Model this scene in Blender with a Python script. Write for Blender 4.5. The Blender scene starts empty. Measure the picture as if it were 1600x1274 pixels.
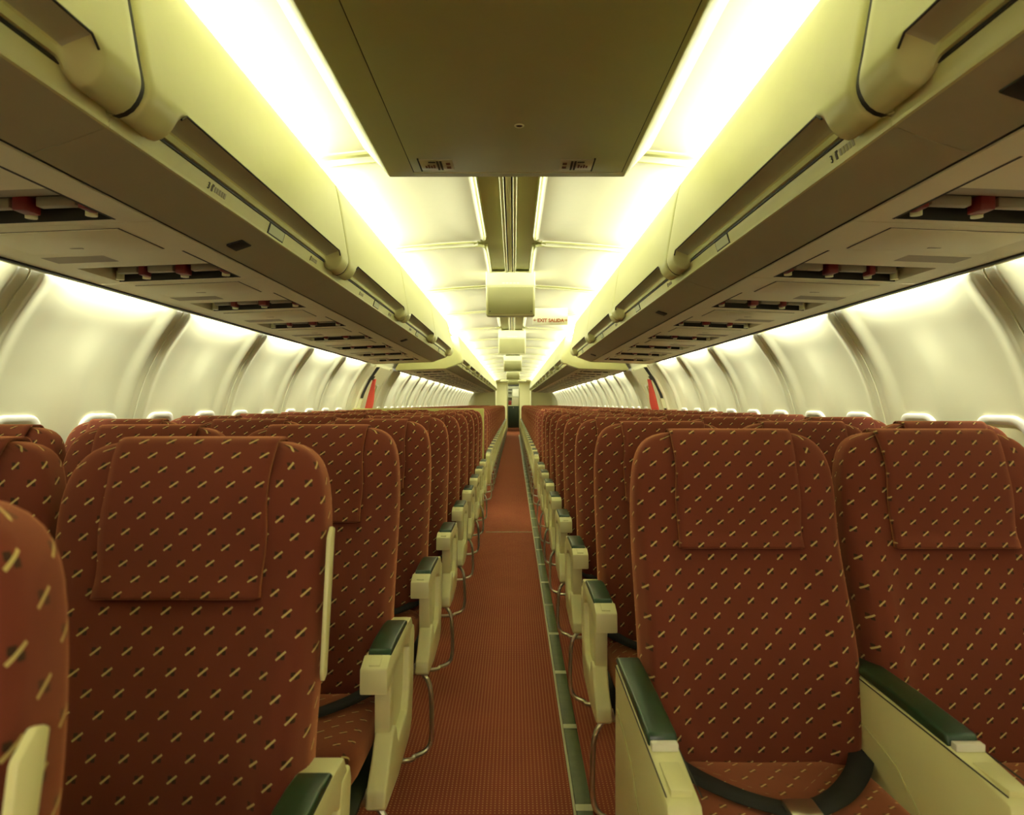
import bpy, bmesh, math, random
from mathutils import Vector, Matrix
random.seed(7)
S = bpy.context.scene
COL = S.collection
R = math.radians

# ------------------------------------------------------------------ camera
cam = bpy.data.cameras.new('camera')
camo = bpy.data.objects.new('camera', cam); COL.objects.link(camo)
camo.location = (0.025, 0.0, 1.20)
camo.rotation_euler = (R(90 - 0.31), 0, R(0.16))
cam.sensor_width = 36; cam.lens = 36 * 1100 / 1600
cam.clip_start = 0.02
cam.dof.use_dof = True; cam.dof.focus_distance = 3.2; cam.dof.aperture_fstop = 7.0
S.camera = camo

# ------------------------------------------------------------------ world, exposure
w = bpy.data.worlds.new('world'); S.world = w; w.use_nodes = True
w.node_tree.nodes['Background'].inputs[0].default_value = (0.9, 0.85, 0.6, 1)
w.node_tree.nodes['Background'].inputs[1].default_value = 0.03
vs = S.view_settings
vs.view_transform = 'Standard'; vs.look = 'None'; vs.gamma = 1.0; vs.use_curve_mapping = False
vs.exposure = 0.0

COVE_W, WASH_W = 25.0, 8.5
COVE_C, WASH_C = (0.99, 1.0, 0.74), (1.0, 1.0, 0.78)
def area(name, loc, direction, sx, sy, power, color, yaxis=(0, 1, 0)):
    """a rectangular lamp: sy runs along the cabin"""
    l = bpy.data.lights.new(name, 'AREA'); l.shape = 'RECTANGLE'
    l.size = sx; l.size_y = sy; l.energy = power; l.color = color
    o = bpy.data.objects.new(name, l); COL.objects.link(o)
    z = -Vector(direction).normalized(); y = Vector(yaxis).normalized()
    x = y.cross(z).normalized(); y = z.cross(x)
    o.matrix_world = Matrix((( x.x, y.x, z.x, loc[0]), (x.y, y.y, z.y, loc[1]), (x.z, y.z, z.z, loc[2]), (0, 0, 0, 1)))
    return o

BIN_L = 1.524
FWD = [1.24 + BIN_L * k for k in range(-2, 4)]           # forward bins start here
AFT0 = 8.90
AFT = [AFT0 + BIN_L * k for k in range(12)]
Y0, Y1 = -2.2, 27.3
SEAM0, SEAM = 2.20, 1.02
for side in (-1, 1):
    for y in FWD + [7.36] + AFT:
        area('ceiling_cove_lamp', (side * 0.80, y + BIN_L / 2, 2.085), (-side * 0.93, 0, 0.36), 0.05, 1.36, COVE_W, COVE_C)
    y = SEAM0 - 4 * SEAM
    while y < Y1 - 0.9:
        if not (7.0 < y + .5 < 9.0):
            area('wall_wash_lamp', (side * 1.446, y + SEAM / 2, 1.664), (side * 0.36, 0, -0.93), 0.022, 0.64, WASH_W, WASH_C)
        y += SEAM
# lamps over the rear vestibule and in the rear galley; unseen fill light added behind the camera
area('vestibule_lamp', (0, 28.6, 2.06), (0, 0, -1), 0.8, 1.6, 22, COVE_C)
area('galley_lamp', (0, 34.0, 2.1), (0, 0.5, -1), 0.5, 0.5, 10, COVE_C)
area('front_fill_light', (0.15, -1.9, 1.75), (0.1, 1, -0.25), 1.0, 0.8, 13, (1.0, 0.84, 0.72), (0, 0, 1))

# ------------------------------------------------------------------ helpers
def P(o, **k):
    for a, b in k.items(): o[a] = b
    return o
def new_mat(name): 
    m = bpy.data.materials.new(name); m.use_nodes = True
    return m, m.node_tree, m.node_tree.nodes['Principled BSDF']
def mat(name, col, rough=0.5, metal=0.0, noise=0.0, nscale=30, bump=0.0, bscale=400, spec=0.5, coat=0):
    m, nt, b = new_mat(name)
    b.inputs['Base Color'].default_value = (*col, 1); b.inputs['Roughness'].default_value = rough
    b.inputs['Metallic'].default_value = metal; b.inputs['Specular IOR Level'].default_value = spec
    b.inputs['Coat Weight'].default_value = coat
    tc = nt.nodes.new('ShaderNodeTexCoord')
    if noise:
        n = nt.nodes.new('ShaderNodeTexNoise'); n.inputs['Scale'].default_value = nscale; n.inputs['Detail'].default_value = 3
        nt.links.new(tc.outputs['Object'], n.inputs['Vector'])
        r = nt.nodes.new('ShaderNodeMapRange'); r.inputs['To Min'].default_value = 1 - noise; r.inputs['To Max'].default_value = 1 + noise
        nt.links.new(n.outputs['Fac'], r.inputs['Value'])
        mx = nt.nodes.new('ShaderNodeVectorMath'); mx.operation = 'SCALE'; mx.inputs[0].default_value = col
        nt.links.new(r.outputs['Result'], mx.inputs['Scale']); nt.links.new(mx.outputs['Vector'], b.inputs['Base Color'])
    if bump:
        n = nt.nodes.new('ShaderNodeTexNoise'); n.inputs['Scale'].default_value = bscale
        nt.links.new(tc.outputs['Object'], n.inputs['Vector'])
        bp = nt.nodes.new('ShaderNodeBump'); bp.inputs['Strength'].default_value = bump; bp.inputs['Distance'].default_value = 0.001
        nt.links.new(n.outputs['Fac'], bp.inputs['Height']); nt.links.new(bp.outputs['Normal'], b.inputs['Normal'])
    return m

class NB:
    """tiny node-math builder"""
    def __init__(s, nt): s.nt = nt
    def m(s, op, a, b=None, c=None):
        n = s.nt.nodes.new('ShaderNodeMath'); n.operation = op
        for i, v in enumerate((a, b, c)):
            if v is None: continue
            if isinstance(v, (int, float)): n.inputs[i].default_value = v
            else: s.nt.links.new(v, n.inputs[i])
        return n.outputs[0]
    def mix(s, f, a, b):
        n = s.nt.nodes.new('ShaderNodeMix'); n.data_type = 'RGBA'
        s.nt.links.new(f, n.inputs[0])
        for i, v in ((6, a), (7, b)):
            if isinstance(v, tuple): n.inputs[i].default_value = (*v, 1)
            else: s.nt.links.new(v, n.inputs[i])
        return n.outputs[2]

def fabric():
    m, nt, b = new_mat('red_seat_fabric'); nb = NB(nt)
    uv = nt.nodes.new('ShaderNodeUVMap'); sp = nt.nodes.new('ShaderNodeSeparateXYZ'); nt.links.new(uv.outputs[0], sp.inputs[0])
    U = nb.m('DIVIDE', sp.outputs[0], 0.051); V = nb.m('DIVIDE', sp.outputs[1], 0.030)
    row = nb.m('FLOOR', V); sh = nb.m('MULTIPLY', nb.m('FLOORED_MODULO', row, 2.0), 0.5)
    fu = nb.m('MULTIPLY', nb.m('SUBTRACT', nb.m('FRACT', nb.m('ADD', U, sh)), 0.5), 0.051)
    fv = nb.m('MULTIPLY', nb.m('SUBTRACT', nb.m('FRACT', V), 0.5), 0.030)
    c, s_ = math.cos(R(40)), math.sin(R(40))
    a = nb.m('ADD', nb.m('MULTIPLY', fu, c), nb.m('MULTIPLY', fv, s_))
    d = nb.m('SUBTRACT', nb.m('MULTIPLY', fv, c), nb.m('MULTIPLY', fu, s_))
    yel = nb.m('MULTIPLY', nb.m('LESS_THAN', nb.m('ABSOLUTE', a), 0.0092), nb.m('LESS_THAN', nb.m('ABSOLUTE', d), 0.0016))
    def blk(cx, cy):
        return nb.m('MULTIPLY', nb.m('LESS_THAN', nb.m('ABSOLUTE', nb.m('SUBTRACT', fu, cx)), 0.0031),
                    nb.m('LESS_THAN', nb.m('ABSOLUTE', nb.m('SUBTRACT', fv, cy)), 0.0031))
    dark = nb.m('MAXIMUM', blk(-0.0033, 0.0027), blk(0.0033, -0.0027))
    n = nt.nodes.new('ShaderNodeTexNoise'); n.inputs['Scale'].default_value = 9; n.inputs['Detail'].default_value = 6
    nt.links.new(uv.outputs[0], n.inputs['Vector'])
    base = nb.mix(n.outputs['Fac'], (0.125, 0.028, 0.018), (0.175, 0.040, 0.024))
    # fine weave
    wv = nt.nodes.new('ShaderNodeTexNoise'); wv.inputs['Scale'].default_value = 1100; nt.links.new(uv.outputs[0], wv.inputs['Vector'])
    wf = nb.m('MULTIPLY', nb.m('SUBTRACT', wv.outputs['Fac'], 0.35), 0.6)
    base = nb.mix(wf, base, (0.085, 0.020, 0.013))
    c1 = nb.mix(dark, base, (0.035, 0.018, 0.012)); c2 = nb.mix(yel, c1, (0.55, 0.44, 0.17))
    nt.links.new(c2, b.inputs['Base Color'])
    b.inputs['Roughness'].default_value = 0.95; b.inputs['Specular IOR Level'].default_value = 0.15
    b.inputs['Sheen Weight'].default_value = 0.8; b.inputs['Sheen Tint'].default_value = (1.0, 0.42, 0.2, 1); b.inputs['Sheen Roughness'].default_value = 0.45
    bp = nt.nodes.new('ShaderNodeBump'); bp.inputs['Strength'].default_value = 0.25; bp.inputs['Distance'].default_value = 0.001
    nt.links.new(wv.outputs['Fac'], bp.inputs['Height']); nt.links.new(bp.outputs['Normal'], b.inputs['Normal'])
    return m

def carpet():
    m, nt, b = new_mat('red_dotted_carpet'); nb = NB(nt)
    tc = nt.nodes.new('ShaderNodeTexCoord'); sp = nt.nodes.new('ShaderNodeSeparateXYZ'); nt.links.new(tc.outputs['Object'], sp.inputs[0])
    g = 0.0125
    fx = nb.m('SUBTRACT', nb.m('FRACT', nb.m('DIVIDE', sp.outputs[0], g)), 0.5)
    fy = nb.m('SUBTRACT', nb.m('FRACT', nb.m('DIVIDE', sp.outputs[1], g)), 0.5)
    r = nb.m('SQRT', nb.m('ADD', nb.m('MULTIPLY', fx, fx), nb.m('MULTIPLY', fy, fy)))
    dot = nb.m('LESS_THAN', r, 0.19)
    dk = nb.m('GREATER_THAN', nb.m('ABSOLUTE', fx), 0.36)
    n = nt.nodes.new('ShaderNodeTexNoise'); n.inputs['Scale'].default_value = 3.5; n.inputs['Detail'].default_value = 7
    nt.links.new(tc.outputs['Object'], n.inputs['Vector'])
    base = nb.mix(n.outputs['Fac'], (0.25, 0.060, 0.036), (0.35, 0.090, 0.052))
    base = nb.mix(nb.m('MULTIPLY', dk, 0.12), base, (0.10, 0.022, 0.014))
    col = nb.mix(nb.m('MULTIPLY', dot, 0.8), base, (0.62, 0.34, 0.13))
    nt.links.new(col, b.inputs['Base Color']); b.inputs['Roughness'].default_value = 0.95; b.inputs['Specular IOR Level'].default_value = 0.1
    return m

M = dict(
    fabric=fabric(), carpet=carpet(),
    panel=mat('cream_panel', (0.80, 0.79, 0.48), 0.42, noise=0.02, bump=0.04),
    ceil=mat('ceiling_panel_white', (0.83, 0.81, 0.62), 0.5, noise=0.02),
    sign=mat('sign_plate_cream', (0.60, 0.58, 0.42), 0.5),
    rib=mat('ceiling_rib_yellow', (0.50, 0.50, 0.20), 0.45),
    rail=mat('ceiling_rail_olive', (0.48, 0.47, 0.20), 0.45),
    wall=mat('sidewall_cream', (0.78, 0.77, 0.54), 0.5, noise=0.03, nscale=6, bump=0.05),
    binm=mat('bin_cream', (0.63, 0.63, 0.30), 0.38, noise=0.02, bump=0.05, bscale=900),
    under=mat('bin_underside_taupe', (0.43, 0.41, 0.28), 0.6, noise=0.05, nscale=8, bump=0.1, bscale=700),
    psu=mat('service_panel_beige', (0.84, 0.79, 0.55), 0.5, noise=0.03, nscale=8, bump=0.06),
    psu_lens=mat('lens_beige', (0.36, 0.32, 0.24), 0.4),
    psu_dk=mat('service_grille_beige', (0.42, 0.37, 0.27), 0.7),
    drop=mat('drop_panel_cream', (0.38, 0.37, 0.17), 0.55, noise=0.05, nscale=7),
    black=mat('black_rubber', (0.012, 0.011, 0.009), 0.6),
    dark=mat('dark_slot', (0.03, 0.025, 0.018), 0.7),
    red=mat('dark_red_plastic', (0.22, 0.015, 0.015), 0.4),
    arm=mat('cream_arm_plastic', (0.86, 0.84, 0.46), 0.35, bump=0.03),
    green=mat('dark_green_vinyl', (0.009, 0.042, 0.017), 0.32, noise=0.1, bump=0.15, bscale=500, spec=0.6),
    belt=mat('black_webbing', (0.012, 0.012, 0.011), 0.85, bump=0.3, bscale=1500),
    metal=mat('brushed_metal', (0.62, 0.60, 0.48), 0.30, 1.0),
    white=mat('window_reveal_white', (0.86, 0.84, 0.74), 0.35),
    shade=mat('window_shade_cream', (0.72, 0.68, 0.42), 0.5),
    strap=mat('pink_red_strap', (0.85, 0.10, 0.07), 0.6),
    divider=mat('yellow_green_divider', (0.62, 0.62, 0.20), 0.5),
    card=mat('pale_green_card', (0.50, 0.55, 0.36), 0.4),
    placard=mat('placard_olive', (0.55, 0.50, 0.34), 0.5),
    ink=mat('dark_ink', (0.03, 0.03, 0.02), 0.6),
    ink2=mat('faded_ink', (0.12, 0.11, 0.07), 0.6),
    grey_ink=mat('grey_ink', (0.38, 0.36, 0.26), 0.6),
    maroon=mat('maroon_ink', (0.16, 0.05, 0.03), 0.6),
    orange=mat('orange_ink', (0.26, 0.05, 0.0), 0.5),
    strip_g=mat('green_floor_strip', (0.10, 0.125, 0.045), 0.4, noise=0.35, nscale=25),
    strip_c=mat('pale_strip_bar', (0.60, 0.62, 0.38), 0.35),
    galley_dk=mat('dark_green_galley', (0.02, 0.03, 0.014), 0.5),
    galley=mat('galley_grey_cream', (0.55, 0.55, 0.42), 0.5),
)

def link(name, verts, faces, m, parent=None, smooth=False, uvs=None, kind=None, sharp=None):
    me = bpy.data.meshes.new(name); me.from_pydata(verts, [], faces)
    me.materials.append(m)
    if uvs is not None:
        ul = me.uv_layers.new(name='UVMap')
        for lp in me.loops: ul.data[lp.index].uv = uvs[lp.vertex_index]
    if smooth:
        for p in me.polygons: p.use_smooth = True
        if sharp: me.set_sharp_from_angle(angle=R(sharp))
    me.validate(); me.update()
    o = bpy.data.objects.new(name, me); COL.objects.link(o)
    if parent: o.parent = parent
    if kind: o['kind'] = kind
    return o
def fix(o):
    bm = bmesh.new(); bm.from_mesh(o.data); bmesh.ops.recalc_face_normals(bm, faces=bm.faces); bm.to_mesh(o.data); bm.free()
    return o

class MB:
    """collects simple shapes into one mesh"""
    def __init__(s): s.bm = bmesh.new()
    def box(s, x0, x1, y0, y1, z0, z1, bev=0.0, seg=2):
        t = bmesh.new()
        x0, x1 = min(x0, x1), max(x0, x1); y0, y1 = min(y0, y1), max(y0, y1); z0, z1 = min(z0, z1), max(z0, z1)
        vs_ = [t.verts.new(v) for v in ((x0,y0,z0),(x1,y0,z0),(x1,y1,z0),(x0,y1,z0),(x0,y0,z1),(x1,y0,z1),(x1,y1,z1),(x0,y1,z1))]
        for f in ((0,3,2,1),(4,5,6,7),(0,1,5,4),(1,2,6,5),(2,3,7,6),(3,0,4,7)): t.faces.new([vs_[i] for i in f])
        return s.add(t, bev, seg)
    def prism(s, poly, axis, a0, a1, bev=0.0, seg=2, f=None):
        """poly of 2D points swept along axis 0 (x): points are (y,z); axis 1 (y): points are (x,z); axis 2: (x,y)"""
        t = bmesh.new()
        def mk(p, a):
            return {0: (a, p[0], p[1]), 1: (p[0], a, p[1]), 2: (p[0], p[1], a)}[axis]
        A = [t.verts.new(mk(p, a0)) for p in poly]; B = [t.verts.new(mk(p, a1)) for p in poly]
        n = len(poly)
        t.faces.new(A); t.faces.new(B[::-1])
        for i in range(n): t.faces.new((A[i], B[i], B[(i+1) % n], A[(i+1) % n]))
        return s.add(t, bev, seg)
    def add(s, t, bev=0, seg=2):
        bmesh.ops.recalc_face_normals(t, faces=t.faces)
        if bev:
            es = [e for e in t.edges if len(e.link_faces) == 2 and e.calc_face_angle(0) > 0.35]
            bmesh.ops.bevel(t, geom=es, offset=bev, segments=seg, profile=0.5, affect='EDGES', clamp_overlap=True)
        me = bpy.data.meshes.new('t'); t.to_mesh(me); t.free(); s.bm.from_mesh(me); bpy.data.meshes.remove(me)
        return s
    def tube(s, pts, r, n=8, cap=True):
        pts = [Vector(p) for p in pts]; rings = []
        up = Vector((0.123, 0.3, 0.9)).normalized()
        for i, p in enumerate(pts):
            d = (pts[min(i+1, len(pts)-1)] - pts[max(i-1, 0)]).normalized()
            a = d.cross(up)
            if a.length < 0.1: a = d.cross(Vector((1, 0, 0)))
            a.normalize(); b = d.cross(a)
            rings.append([s.bm.verts.new(p + (a * math.cos(2*math.pi*k/n) + b * math.sin(2*math.pi*k/n)) * r) for k in range(n)])
        for A, B in zip(rings, rings[1:]):
            for k in range(n): s.bm.faces.new((A[k], A[(k+1) % n], B[(k+1) % n], B[k]))
        if cap: s.bm.faces.new(rings[0][::-1]); s.bm.faces.new(rings[-1])
        return s
    def cyl(s, c, r, h, axis=2, n=20, r2=None):
        d = Vector([(1,0,0),(0,1,0),(0,0,1)][axis]); c = Vector(c)
        r2 = r if r2 is None else r2
        a = Vector([(0,1,0),(0,0,1),(1,0,0)][axis]); b = d.cross(a)
        A = [s.bm.verts.new(c + (a*math.cos(2*math.pi*k/n) + b*math.sin(2*math.pi*k/n)) * r) for k in range(n)]
        B = [s.bm.verts.new(c + d*h + (a*math.cos(2*math.pi*k/n) + b*math.sin(2*math.pi*k/n)) * r2) for k in range(n)]
        for k in range(n): s.bm.faces.new((A[k], A[(k+1) % n], B[(k+1) % n], B[k]))
        s.bm.faces.new(A[::-1]); s.bm.faces.new(B)
        return s
    def build(s, name, m, parent=None, smooth=True, kind=None, sharp=35):
        me = bpy.data.meshes.new(name); s.bm.to_mesh(me); s.bm.free(); me.materials.append(m)
        if smooth:
            for p in me.polygons: p.use_smooth = True
            me.set_sharp_from_angle(angle=R(sharp))
        o = bpy.data.objects.new(name, me); COL.objects.link(o)
        if parent: o.parent = parent
        if kind: o['kind'] = kind
        return o

def catmull(pts, n=6):
    out = []; P_ = [Vector(p) for p in pts]
    for i in range(len(P_) - 1):
        p0, p1, p2, p3 = P_[max(i-1, 0)], P_[i], P_[i+1], P_[min(i+2, len(P_)-1)]
        for k in range(n):
            t = k / n
            out.append(0.5 * ((2*p1) + (-p0+p2)*t + (2*p0-5*p1+4*p2-p3)*t*t + (-p0+3*p1-3*p2+p3)*t**3))
    out.append(P_[-1]); return out
def empty(name, loc, label=None, cat=None, group=None, kind=None):
    o = bpy.data.objects.new(name, None); COL.objects.link(o); o.location = loc; o.empty_display_size = 0.1
    if label: o['label'] = label; o['category'] = cat
    if group: o['group'] = group
    if kind: o['kind'] = kind
    return o
def copy_tree(o, parent=None):
    c = o.copy(); COL.objects.link(c)
    if parent: c.parent = parent
    for ch in list(KIDS.get(o.name, [])): copy_tree(ch, c)
    return c
KIDS = {}
def index_kids():
    KIDS.clear()
    for o in list(COL.objects):
        if o.parent: KIDS.setdefault(o.parent.name, []).append(o)
def text_mesh(body, size, mtl, name, parent, origin, xdir, ydir, depth=0.0008, align='LEFT', bold=0.0):
    cu = bpy.data.curves.new('t', 'FONT'); cu.body = body; cu.size = size; cu.extrude = depth; cu.align_x = align; cu.offset = bold; cu.resolution_u = 3
    to = bpy.data.objects.new('t', cu); COL.objects.link(to)
    dg = bpy.context.evaluated_depsgraph_get(); dg.update()
    me = bpy.data.meshes.new_from_object(to.evaluated_get(dg)); bpy.data.objects.remove(to)
    x = Vector(xdir).normalized(); y = Vector(ydir).normalized(); z = x.cross(y)
    me.transform(Matrix(((x.x, y.x, z.x, origin[0]), (x.y, y.y, z.y, origin[1]), (x.z, y.z, z.z, origin[2]), (0, 0, 0, 1))))
    me.materials.clear(); me.materials.append(mtl)
    o = bpy.data.objects.new(name, me); COL.objects.link(o); o.parent = parent
    return o
def sstep(t): t = max(0, min(1, t)); return t*t*(3-2*t)

# ------------------------------------------------------------------ floor
MB().box(-1.72, 1.72, Y0, 35.6, -0.06, 0.0).build('floor', M['carpet'], kind='structure', smooth=False)
st = empty('floor_path_strip', (0.23, 0, 0), 'dark green floor strip with pale bars along the right side of the aisle', 'floor strip')
MB().box(-0.022, 0.026, Y0 + .1, 27.2, 0.0, 0.008, 0.003).build('strip_base', M['strip_g'], st)
MB().box(-0.031, -0.0225, Y0 + .1, 27.2, 0.0, 0.007, 0.002).build('edge_rail', M['strip_c'], st)
b0 = MB().box(-0.023, 0.0265, -0.017, 0.017, 0.0075, 0.0095, 0.001).build('light_bar', M['strip_c'], st)
b0.location.y = 2.07
for k in range(-3, 46):
    if k == 0: continue
    c = b0.copy(); COL.objects.link(c); c.parent = st; c.location.y = 2.07 + 0.524 * k
P(MB().box(-0.24, 0.198, -0.006, 0.006, 0, 0.003, 0.001).build('carpet_joint_strip', M['strip_c']), label='thin pale metal strip crossing the aisle carpet', category='floor trim').location = (0, 6.57, 0)

# ------------------------------------------------------------------ ceiling
RIB0, RIB = 2.65, 1.53
def zc(x): return 2.155 - 0.09 * x * x
def ceil_off(x, y):
    """relief of the ceiling: pillow-edged panels between olive grooves"""
    t = ((y - RIB0) / RIB) % 1.0; dy = min(t, 1 - t) * RIB
    ax = abs(x)
    hx, hy = 0.6, RIB / 2 - 0.040       # half sizes of the tray; tray centre in x at .13+.6
    qx = abs(ax - (0.135 + hx)) - (hx - 0.08); qy = abs((RIB/2 - dy)) - (hy - 0.08)
    d = math.hypot(max(qx, 0), max(qy, 0)) + min(max(qx, qy), 0) - 0.08
    if d > 0: return 0.014
    if d > -0.022: return -0.010 * math.sin(math.pi * (-d) / 0.022)
    if d > -0.26: return 0.016 * sstep((-d - 0.022) / 0.238)
    return 0.016
def cx_profile(x):
    ax = abs(x)
    if ax <= 0.74: return zc(x)
    return zc(0.74) + 0.045 * sstep((ax - 0.74) / 0.14)
xs = [0.04, 0.06, 0.08, 0.10, 0.115, 0.125, 0.13, 0.135, 0.14, 0.146, 0.152, 0.158, 0.17, 0.19, 0.215, 0.25, 0.3, 0.36, 0.42, 0.5, 0.58, 0.66, 0.72, 0.76, 0.80, 0.84, 0.90]
def ceiling_strip(side):
    ys = []
    y = Y0
    r = RIB0 - 4 * RIB
    while r < 35.6 + RIB:
        for dd in (-0.45, -0.30, -0.18, -0.10, -0.07, -0.05, -0.042, -0.0405, -0.0395, -0.015, 0, 0.015, 0.0395, 0.0405, 0.045, 0.050, 0.055, 0.060, 0.065, -0.065, -0.060, -0.055, -0.045, 0.07, 0.10, 0.18, 0.30, 0.45, 0.62):
            if Y0 <= r + dd <= 29.95: ys.append(r + dd)
        r += RIB
    ys = sorted(set([Y0, 29.95] + ys))
    V, F = [], []
    for yy in ys:
        for xx in xs: V.append((side * xx, yy, cx_profile(xx) + (ceil_off(xx, yy) if xx < 0.74 else 0.012 * (1 - sstep((xx-.74)/.1)))))
        for (xx, zz) in ((1.05, 2.11), (1.2, 2.04), (1.32, 1.95), (1.41, 1.84), (1.455, 1.74), (1.483, 1.69), (1.492, 1.668)): V.append((side * xx, yy, zz))
    n = len(xs) + 7
    for i in range(len(ys) - 1):
        for j in range(n - 1):
            f = (i*n+j, (i+1)*n+j, (i+1)*n+j+1, i*n+j+1); F.append(f if side > 0 else f[::-1])
    return V, F
V, F = ceiling_strip(1); V2, F2 = ceiling_strip(-1)
o = link('ceiling', V + V2, F + [tuple(i + len(V) for i in f) for f in F2], M['ceil'], smooth=True, sharp=50, kind='structure')
o.data.materials.append(M['rib'])
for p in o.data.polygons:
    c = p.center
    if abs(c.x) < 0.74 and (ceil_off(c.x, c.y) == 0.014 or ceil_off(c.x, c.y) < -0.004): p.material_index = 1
# centre rail
rl = MB()
rl.box(-0.125, 0.125, Y0, 29.9, 2.170, 2.185)
rl.build('trim_1', M['rail'], kind='structure')
t = MB(); 
for s_ in (-1, 1):
    t.box(s_*0.020, s_*0.038, Y0, 29.9, 2.146, 2.172, 0.003)
t.box(-0.012, 0.012, Y0, 29.9, 2.150, 2.172, 0.003)
t.build('trim_2', M['panel'], kind='structure')
MB().box(-0.022, 0.022, Y0, 29.9, 2.160, 2.1705).build('trim_3', M['dark'], kind='structure')

# ------------------------------------------------------------------ side walls
WP = [(1.492, 1.668), (1.500, 1.645), (1.488, 1.615), (1.530, 1.55), (1.585, 1.47), (1.630, 1.39), (1.674, 1.29), (1.710, 1.17), (1.738, 1.05), (1.754, 0.93),
      (1.758, 0.80), (1.76, 0.66), (1.752, 0.50), (1.735, 0.34), (1.712, 0.18), (1.69, 0.0)]
WPs = [(p[0], p[1]) for p in catmull([(a, b, 0) for a, b in WP], 3)]
def wall_x(z):
    for (x0, z0), (x1, z1) in zip(WPs, WPs[1:]):
        if z1 <= z <= z0: return x0 + (x1 - x0) * (z0 - z) / (z0 - z1 + 1e-9)
    return WPs[-1][0]
DOOR0, DOOR1 = 7.42, 8.86
def wall_relief(y, z=1.0):
    if DOOR0 < y < DOOR1: return 0.0
    t = ((y - SEAM0) / SEAM) % 1.0; d = min(t, 1 - t) * SEAM
    if d < 0.005: return 0.006
    if d < 0.045: return 0.0
    if d < 0.062: return -0.004 * sstep((d - 0.045) / 0.017)
    if d < 0.16: return -0.004 + 0.024 * sstep((d - 0.062) / 0.098)
    m = abs(t - 0.52) * SEAM
    u = sstep((1.52 - z) / 0.25)
    if m < 0.035: return 0.020 - 0.013 * u
    if m < 0.13: return 0.020 - 0.013 * u * (1 - sstep((m - 0.035) / 0.095))
    return 0.020
def make_wall(side, name):
    ys = [Y0, DOOR0, DOOR1, 27.3]; k = -5
    while SEAM0 + SEAM * k < 27.4:
        b = SEAM0 + SEAM * k
        for dd in (-0.006, -0.004, 0.0, 0.004, 0.006, 0.02, 0.045, 0.05, 0.056, 0.062, 0.07, 0.085, 0.10, 0.12, 0.14, 0.16, 0.22, 0.30, 0.38, 0.42, 0.45, 0.475, 0.495, 0.53, 0.565, 0.59, 0.62, 0.66, 0.74, 0.80, 0.86, 0.88, 0.90, 0.92, 0.935, 0.95, 0.958, 0.964, 0.970, 0.975, 0.995):
            if Y0 < b + dd < 27.3: ys.append(b + dd)
        k += 1
    ys = sorted(set(ys)); V, F = [], []; n = len(WPs)
    for y in ys:
        for (x, z) in WPs:
            r = wall_relief(y, z)
            f = 1.0 if z < 1.6 else max(0.0, (1.668 - z) / 0.068)
            V.append((side * (x + r * f), y, z))
    for i in range(len(ys) - 1):
        for j in range(n - 1):
            f = (i*n+j, (i+1)*n+j, (i+1)*n+j+1, i*n+j+1); F.append(f if side > 0 else f[::-1])
    return link(name, V, F, M['wall'], smooth=True, sharp=60, kind='structure')
make_wall(-1, 'wall_left'); make_wall(1, 'wall_right')
MB().box(-1.75, 1.75, Y0 - 0.04, Y0, 0, 2.25).build('wall_front', M['panel'], kind='structure', smooth=False)

# windows with closed shades, two per sidewall panel
def rrect(w, h, r, n=6):
    out = []
    for cx, cy, a0 in ((w-r, h-r, 0), (-(w-r), h-r, 90), (-(w-r), -(h-r), 180), (w-r, -(h-r), 270)):
        for k in range(n + 1):
            a = R(a0 + 90 * k / n); out.append((cx + r*math.cos(a), cy + r*math.sin(a)))
    return out
def ring(side, zc_, loops, closed_center=False):
    """loops: list of (w,h,r,protrusion inward) -> quads between successive loops laid on the wall"""
    V, F = [], []; n = None
    for (w_, h_, r_, pr) in loops:
        L = rrect(w_, h_, r_); n = len(L)
        for (a, b) in L: V.append((side * (wall_x(zc_ + b) + 0.020 - pr), a, zc_ + b))
    for i in range(len(loops) - 1):
        for k in range(n):
            F.append((i*n+k, i*n+(k+1) % n, (i+1)*n+(k+1) % n, (i+1)*n+k))
    if closed_center: F.append(tuple((len(loops)-1)*n + k for k in range(n)))
    return V, F
wn = 0; WPROTO = {}
for side in (-1, 1):
    k = -3
    while SEAM0 + SEAM * k < 27.0:
        for off in (0.28, 0.79):
            y = SEAM0 + SEAM * k + off
            if DOOR0 - .2 < y < DOOR1 + .2 or y < 0.2 or y > 27: continue
            wn += 1
            root = empty('window_%d' % wn, (0, y, 0), kind='structure')
            if side not in WPROTO:
                V, F = ring(side, 0.955, [(0.150, 0.205, 0.085, -0.004), (0.148, 0.203, 0.085, 0.008), (0.140, 0.195, 0.08, 0.013), (0.124, 0.179, 0.072, 0.012), (0.114, 0.169, 0.066, 0.004)])
                a = fix(link('window_frame', V, F, M['white'], root, smooth=True, sharp=60))
                V, F = ring(side, 0.955, [(0.118, 0.173, 0.068, 0.006), (0.10, 0.155, 0.055, 0.007), (0.02, 0.03, 0.01, 0.009)], True)
                b = fix(link('window_shade', V, F, M['shade'], root, smooth=True, sharp=60))
                WPROTO[side] = (a, b)
            else:
                for s_ in WPROTO[side]:
                    c = s_.copy(); COL.objects.link(c); c.parent = root
        k += 1

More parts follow.
